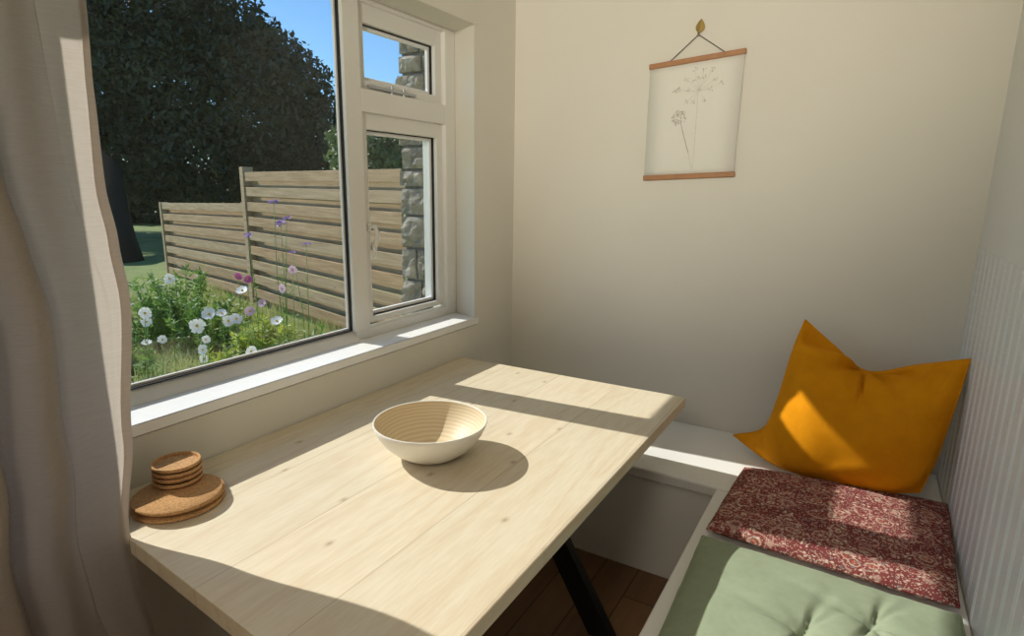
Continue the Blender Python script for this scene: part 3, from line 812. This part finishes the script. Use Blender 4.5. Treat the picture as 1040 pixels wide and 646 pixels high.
tree = empty('tree', tb_, 'large dark leafy tree standing behind the garden fence', 'tree')
spec = [(100, 90, 2.0, 0), (190, 90, 2.1, 0.4), (265, 120, 1.75, 0.2), (296, 92, 1.05, -0.3), (225, 40, 1.45, 0.5), (150, 5, 2.0, 0), (55, 40, 2.0, 0.3), (262, 62, 1.15, 0.1), (320, 140, 1.0, 0.2), (200, 160, 1.35, 0.0), (130, 160, 1.3, -0.3),
        (60, 150, 1.5, 0.4), (270, 172, 1.0, 0.6), (325, 175, 0.9, 0.7), (90, -60, 2.0, 0), (190, -45, 1.5, 0.3), (165, 190, 0.75, 0.6), (-20, 0, 2.0, 0.5)]
blobs = [(at_d(a, b, TD + d), r * 1.36) for a, b, r, d in spec]
build('foliage', leaves(MB(), blobs, 110000, 0.095, 5), 'treeleaf', tree, recalc=False)
tr_ = MB(); top = at_d(106, 175, 14.5); forks = [at_d(60, 120, 18.2), at_d(85, 70, 18.8), at_d(112, 135, 18.2)]
tr_.tube([tb_ - Vector((0, 0, 0.1)), tb_ + Vector((0, 0, 0.4)), tb_.lerp(top, 0.5), top, top.lerp(forks[0], 0.5)], [0.62, 0.50, 0.42, 0.38, 0.30], 14)
build('trunk', tr_, 'bark', tree, smooth=True)
for fk in forks: build('branch', MB().tube([top.lerp(forks[0], 0.46), top.lerp(forks[0], 0.5).lerp(fk, 0.4) + Vector((0, 0, 0.15)), fk], [0.26, 0.18, 0.06], 9), 'bark', tree, smooth=True)
# hedge behind fence, seen through casement, and far hedge row
def shrub(name, label, spec, n, size, seed, mat, cat='bush', depth_trunk=True, group=None):
    bl = [(at_d(a, b, d), r) for a, b, r, d in spec]
    c = sum((b[0] for b in bl), Vector((0, 0, 0))) / len(bl)
    o = empty(name, (c.x, c.y, GZ), label, cat, group)
    build('foliage', leaves(MB(), bl, n, size, seed), mat, o, recalc=False)
    s = MB()
    for b, r in bl: s.tube([(c.x, c.y, GZ - 0.05), (c.x * 0.5 + b.x * 0.5, c.y * 0.5 + b.y * 0.5, GZ + (b.z - GZ) * 0.5), tuple(b)], [0.07, 0.05, 0.015], 7)
    build('stem', s, 'bark', o, smooth=True); return o
shrub('bush', 'mid green bush above the fence seen through the casement', [(378, 160, 1.0, 13), (405, 158, 0.9, 13.5), (388, 143, 0.62, 13), (428, 170, 0.9, 13)], 7000, 0.07, 21, 'hedgeleaf')
hx_ = [(20, 205, 2.0, 27), (75, 210, 2.0, 26), (130, 205, 2.0, 26), (185, 205, 2.0, 26), (240, 205, 2.0, 26), (300, 205, 2.0, 26), (355, 200, 1.8, 26), (-40, 200, 2.0, 27)]
shrub('hedge', 'dark hedge row at the far end of the lawn behind the tree trunk', hx_, 22000, 0.17, 23, 'treeleaf', 'hedge')

# leafy plants in the flower bed
def leafy(name, label, c, r, h, n, mat, seed, lw=0.011):
    rnd = random.Random(seed); o = empty(name, (c[0], c[1], GZ), label, 'plant', 'leafy plants in the flower bed')
    m = MB(); stn = MB()
    for k in range(max(6, n // 40)):
        a = rnd.random() * 2 * PI; rr = r * math.sqrt(rnd.random()); p = Vector((c[0] + rr * 0.5 * math.cos(a), c[1] + rr * 0.5 * math.sin(a), GZ - 0.02))
        t = Vector((c[0] + rr * math.cos(a), c[1] + rr * math.sin(a), GZ + h * rnd.uniform(0.65, 1.0) * (1 - 0.35 * rr / r)))
        stn.tube([p, p.lerp(t, 0.5) + Vector((0, 0, 0.03)), t], [0.005, 0.004, 0.002], 5)
        for q in range(40):
            f = rnd.uniform(0.12, 1.0); b = p.lerp(t, f)
            d = Vector((rnd.gauss(0, 1), rnd.gauss(0, 1), rnd.gauss(0.5, 0.6))).normalized(); s = d.orthogonal().normalized(); L = rnd.uniform(0.04, 0.11); w = lw * rnd.uniform(0.6, 1.4)
            m.bm.faces.new([m.bm.verts.new(v) for v in (b, b + d * L * 0.5 + s * w, b + d * L, b + d * L * 0.5 - s * w)])
    build('foliage', m, mat, o, recalc=False); build('stem', stn, 'stemgreen', o, smooth=True); return o
def gp(px, py, d): p = at_d(px, py, d); return (p.x, p.y)
leafy('leafy_plant', 'bushy green plant at the left of the flower bed by the curtain', gp(148, 312, 6.0), 0.38, 0.80, 1300, 'plantleaf', 1)
leafy('leafy_plant', 'tall green plant in front of the lower fence panel', gp(178, 300, 6.4), 0.42, 1.02, 1500, 'plantleaf', 2)
leafy('leafy_plant', 'feathery green plant below the fence post', gp(215, 315, 6.0), 0.45, 0.72, 1500, 'plantleaf', 3)
leafy('leafy_plant', 'yellow green low bush in front of the tall fence panel', gp(268, 326, 5.2), 0.27, 0.62, 2600, 'yellowleaf', 4, 0.014)
leafy('leafy_plant', 'wispy green plant at the right end of the flower bed', gp(308, 318, 5.4), 0.30, 0.50, 500, 'plantleaf', 5)
leafy('leafy_plant', 'dense dark green plant lowest at the left near the glass', gp(138, 350, 5.0), 0.22, 0.34, 700, 'plantleaf', 6)
leafy('leafy_plant', 'golden leafed low plant among the white flowers', gp(222, 340, 5.0), 0.15, 0.40, 500, 'yellowleaf', 8)

# grass (uncountable)
def grass():
    m = MB(); rnd = random.Random(9)
    for _ in range(42000):
        x = -rnd.uniform(2.2, 7.5); y = rnd.uniform(1.2, 6.2)
        s = (Vector((x, y, 0)) - FP).dot(FN)
        if s < 0.12: continue
        h = rnd.uniform(0.05, 0.16) * (1.7 if noise.noise(Vector((x, y, 4))) > 0.15 else 1.0)
        a = rnd.random() * 2 * PI; w = 0.006; dx, dy = math.cos(a) * w, math.sin(a) * w
        lx_, ly_ = rnd.gauss(0, 0.05), rnd.gauss(0, 0.05)
        z = GZ - 0.03
        m.bm.faces.new([m.bm.verts.new(v) for v in ((x - dx, y - dy, z), (x + dx, y + dy, z), (x + lx_, y + ly_, GZ + h))])
    return m
tag(build('grass', grass(), 'grassblade', None, recalc=False), 'pale green long grass growing in front of the fence', 'grass', kind='stuff')

# flowers
def bloom(mb, dk, c, r, facing, seed, np_=8, cup=0.15):
    rnd = random.Random(seed); f = facing.normalized(); a = f.orthogonal().normalized(); b = f.cross(a)
    for k in range(np_):
        t = 2 * PI * k / np_ + rnd.uniform(-0.1, 0.1); d = (a * math.cos(t) + b * math.sin(t)); s = f.cross(d)
        L = r * rnd.uniform(0.9, 1.08); w = r * 0.42
        p1 = c + d * (r * 0.12); p2 = c + d * (L * 0.55) + f * (cup * r * 0.4); p3 = c + d * L + f * (cup * r)
        V = [mb.bm.verts.new(v) for v in (p1 - s * w * 0.25, p1 + s * w * 0.25, p2 + s * w * 0.85, p3 + s * w * 0.62, p3 - s * w * 0.62, p2 - s * w * 0.85)]
        mb.bm.faces.new((V[0], V[1], V[2], V[5])); mb.bm.faces.new((V[5], V[2], V[3], V[4]))
    if dk: 
        dk.lathe([(0, -0.004), (r * 0.20, -0.002), (r * 0.20, 0.004), (r * 0.1, 0.010), (0, 0.011)], (0, 0, 0), 10)
        R_ = Vector((0, 0, 1)).rotation_difference(f).to_matrix()
        for v in dk.bm.verts: v.co = R_ @ v.co + c
def flower_plant(name, label, heads, d, mat, kind='cosmos', seed=0, group=None, foliage=True):
    rnd = random.Random(seed); P = [at_d(h[0], h[1], d + rnd.uniform(-0.12, 0.12)) for h in heads]
    base = Vector((sum(p.x for p in P) / len(P) + rnd.uniform(-0.05, 0.05), sum(p.y for p in P) / len(P), GZ))
    o = empty(name, base, label, 'flower', group)
    for p, h in zip(P, heads):
        bend = base.lerp(p, 0.6) + Vector((rnd.uniform(-0.03, 0.03), rnd.uniform(-0.03, 0.03), 0.0))
        build('stem', MB().tube([base - Vector((0, 0, 0.03)), bend, p], [0.004, 0.0032, 0.002], 6), 'stemgreen', o, smooth=True)
        r = 0.88 * h[2] * d / F
        if kind == 'cosmos':
            f = Vector((0.7 + rnd.uniform(-0.5, 0.5), -0.5 + rnd.uniform(-0.5, 0.5), 0.55 + rnd.uniform(-0.35, 0.35)))
            m, k = MB(), MB(); bloom(m, k, p, r, f, rnd.random())
            fl = build('flower', m, h[3] if len(h) > 3 else mat, o, recalc=False); build('flower_centre', k, 'pollen', fl, smooth=True)
        else:
            m = MB()
            for q in range(16):
                c = p + Vector((rnd.gauss(0, 1), rnd.gauss(0, 1), rnd.gauss(0, 0.45))) * (r * 0.45)
                bloom(m, None, c, r * 0.34, Vector((rnd.gauss(0, 0.6), rnd.gauss(0, 0.6), 1)), rnd.random(), 5)
            build('flower', m, mat, o, recalc=False)
    if foliage:
        m = MB(); hmin = min(p.z for p in P)
        for q in range(70):
            t = rnd.uniform(0.1, 0.75); b = base.lerp(rnd.choice(P), t); dd = Vector((rnd.gauss(0, 1), rnd.gauss(0, 1), rnd.gauss(0.4, 0.5))).normalized(); s = dd.orthogonal().normalized(); L = rnd.uniform(0.05, 0.12); w = 0.003
            m.bm.faces.new([m.bm.verts.new(v) for v in (b, b + dd * L * 0.5 + s * w, b + dd * L, b + dd * L * 0.5 - s * w)])
        build('leaf_cluster', m, 'plantleaf', o, recalc=False)
    return o
GW = 'cosmos flowers outside the window'
fp = flower_plant
fp('cosmos', 'white cosmos furthest left, next to the curtain edge', [(147, 318, 7), (149, 327, 6), (129, 309, 5)], 4.6, 'white_petal', seed=1, group=GW)
fp('cosmos', 'white cosmos with two large open blooms in the middle of the bed', [(200, 331, 9), (212, 319, 8)], 4.5, 'white_petal', seed=2, group=GW)
fp('cosmos', 'white cosmos with three blooms just right of the largest blooms', [(225, 318, 6), (232, 326, 7), (240, 324, 7)], 4.6, 'white_petal', seed=3, group=GW)
fp('cosmos', 'white cosmos hanging low and close to the window glass', [(209, 345, 5), (206, 355, 6), (207, 364, 5)], 4.0, 'white_petal', seed=4, group=GW)
fp('cosmos', 'low single white cosmos near the sill, below the yellow green bush', [(255, 357, 7)], 4.1, 'white_petal', seed=5, group=GW)
fp('cosmos', 'single white cosmos in front of the yellow green bush', [(281, 326, 7)], 4.6, 'white_petal', seed=6, group=GW)
fp('cosmos', 'tall nodding white cosmos in front of the lower fence panel', [(172, 283, 6)], 4.9, 'white_petal', seed=7, group=GW)
fp('cosmos', 'bright pink cosmos with two blooms beside the fence post', [(242, 281, 5), (252, 284, 5)], 5.0, 'pink_petal', seed=8, group=GW)
fp('cosmos', 'white cosmos directly under the bright pink blooms', [(246, 295, 7)], 4.9, 'white_petal', seed=9, group=GW)
fp('cosmos', 'pale pink cosmos with two blooms against the tall fence panel', [(297, 274, 5), (286, 293, 5)], 4.4, 'blush_petal', seed=10, group=GW)
fp('cosmos', 'pale pink cosmos with two low blooms at the foot of the fence post', [(254, 316, 6), (266, 308, 5)], 4.9, 'blush_petal', seed=11, group=GW)
fp('cosmos', 'white cosmos lying low at the left corner of the glass', [(149, 348, 6), (165, 345, 5)], 4.5, 'white_petal', seed=15, group=GW)
GV = 'verbena flowers outside the window'
fp('verbena', 'tall violet verbena with three heads highest on the fence', [(278, 204, 6), (285, 226, 7), (291, 221, 5)], 5.0, 'violet_petal', 'verbena', 12, GV)
fp('verbena', 'violet verbena with one head against the fence post', [(252, 239, 5)], 5.0, 'violet_petal', 'verbena', 13, GV)
fp('verbena', 'violet verbena with two heads on the right of the fence panel', [(311, 248, 5), (297, 256, 4)], 4.7, 'violet_petal', 'verbena', 14, GV)

# ------------------------------------------------------------------ light
SUN_DIR = Vector((1.0, 0.08, -0.80)).normalized()
sl = bpy.data.lights.new('sun', 'SUN'); sl.energy = 5.0; sl.angle = math.radians(0.6); sl.color = (1.0, 0.95, 0.87)
so = bpy.data.objects.new('sun', sl); COL.objects.link(so); so.location = (-8, 0, 9)
so.rotation_euler = SUN_DIR.to_track_quat('-Z', 'Y').to_euler()
w = bpy.data.worlds.new('world'); S.world = w; w.use_nodes = True
nt = w.node_tree; bg = nt.nodes['Background']
sky = nt.nodes.new('ShaderNodeTexSky'); sky.sky_type = 'NISHITA'; sky.sun_disc = False
sky.sun_elevation = math.radians(41); sky.sun_rotation = math.radians(-94); sky.altitude = 50; sky.air_density = 1.0; sky.dust_density = 0.6; sky.ozone_density = 1.5
tint = mixc(nt, 1.0, sky.outputs[0], (0.56, 0.83, 1.05), 'MULTIPLY')
nt.links.new(tint, bg.inputs[0]); bg.inputs[1].default_value = 0.15
def area(name, loc, rot, sx, sy, e, col):
    l = bpy.data.lights.new(name, 'AREA'); l.shape = 'RECTANGLE'; l.size = sx; l.size_y = sy; l.energy = e; l.color = col
    o = bpy.data.objects.new(name, l); COL.objects.link(o); o.location = loc; o.rotation_euler = rot
pl_ = bpy.data.lights.new('fill_point', 'POINT'); pl_.energy = 22; pl_.color = (1.0, 0.90, 0.74); pl_.shadow_soft_size = 0.22  # added warm fill behind the camera, not a lamp of the room
po = bpy.data.objects.new('fill_point', pl_); COL.objects.link(po); po.location = (1.35, -0.9, 2.2)
sp = bpy.data.lights.new('wall_fill_spot', 'SPOT'); sp.energy = 330; sp.color = (1.0, 0.93, 0.80); sp.shadow_soft_size = 0.15; sp.spot_size = math.radians(50); sp.spot_blend = 1.0  # added unseen spot, brightens the upper back wall in place of bounced sun
spo = bpy.data.objects.new('wall_fill_spot', sp); COL.objects.link(spo); spo.location = (1.5, -1.6, 2.3)
spo.rotation_euler = (Vector((0.7, D, 2.62)) - Vector((1.5, -1.6, 2.3))).to_track_quat('-Z', 'Y').to_euler()
# portals help sample daylight through the two openings
def portal(name, loc, rot, sx, sy):
    l = bpy.data.lights.new(name, 'AREA'); l.shape = 'RECTANGLE'; l.size = sx; l.size_y = sy; l.cycles.is_portal = True
    o = bpy.data.objects.new(name, l); COL.objects.link(o); o.location = loc; o.rotation_euler = rot
portal('window_portal', (-0.26, 1.5, 1.58), (0, -PI / 2, 0), 1.3, 1.85)

vs = S.view_settings
vs.view_transform = 'Standard'; vs.look = 'None'; vs.exposure = 0.0; vs.gamma = 1.0; vs.use_curve_mapping = False
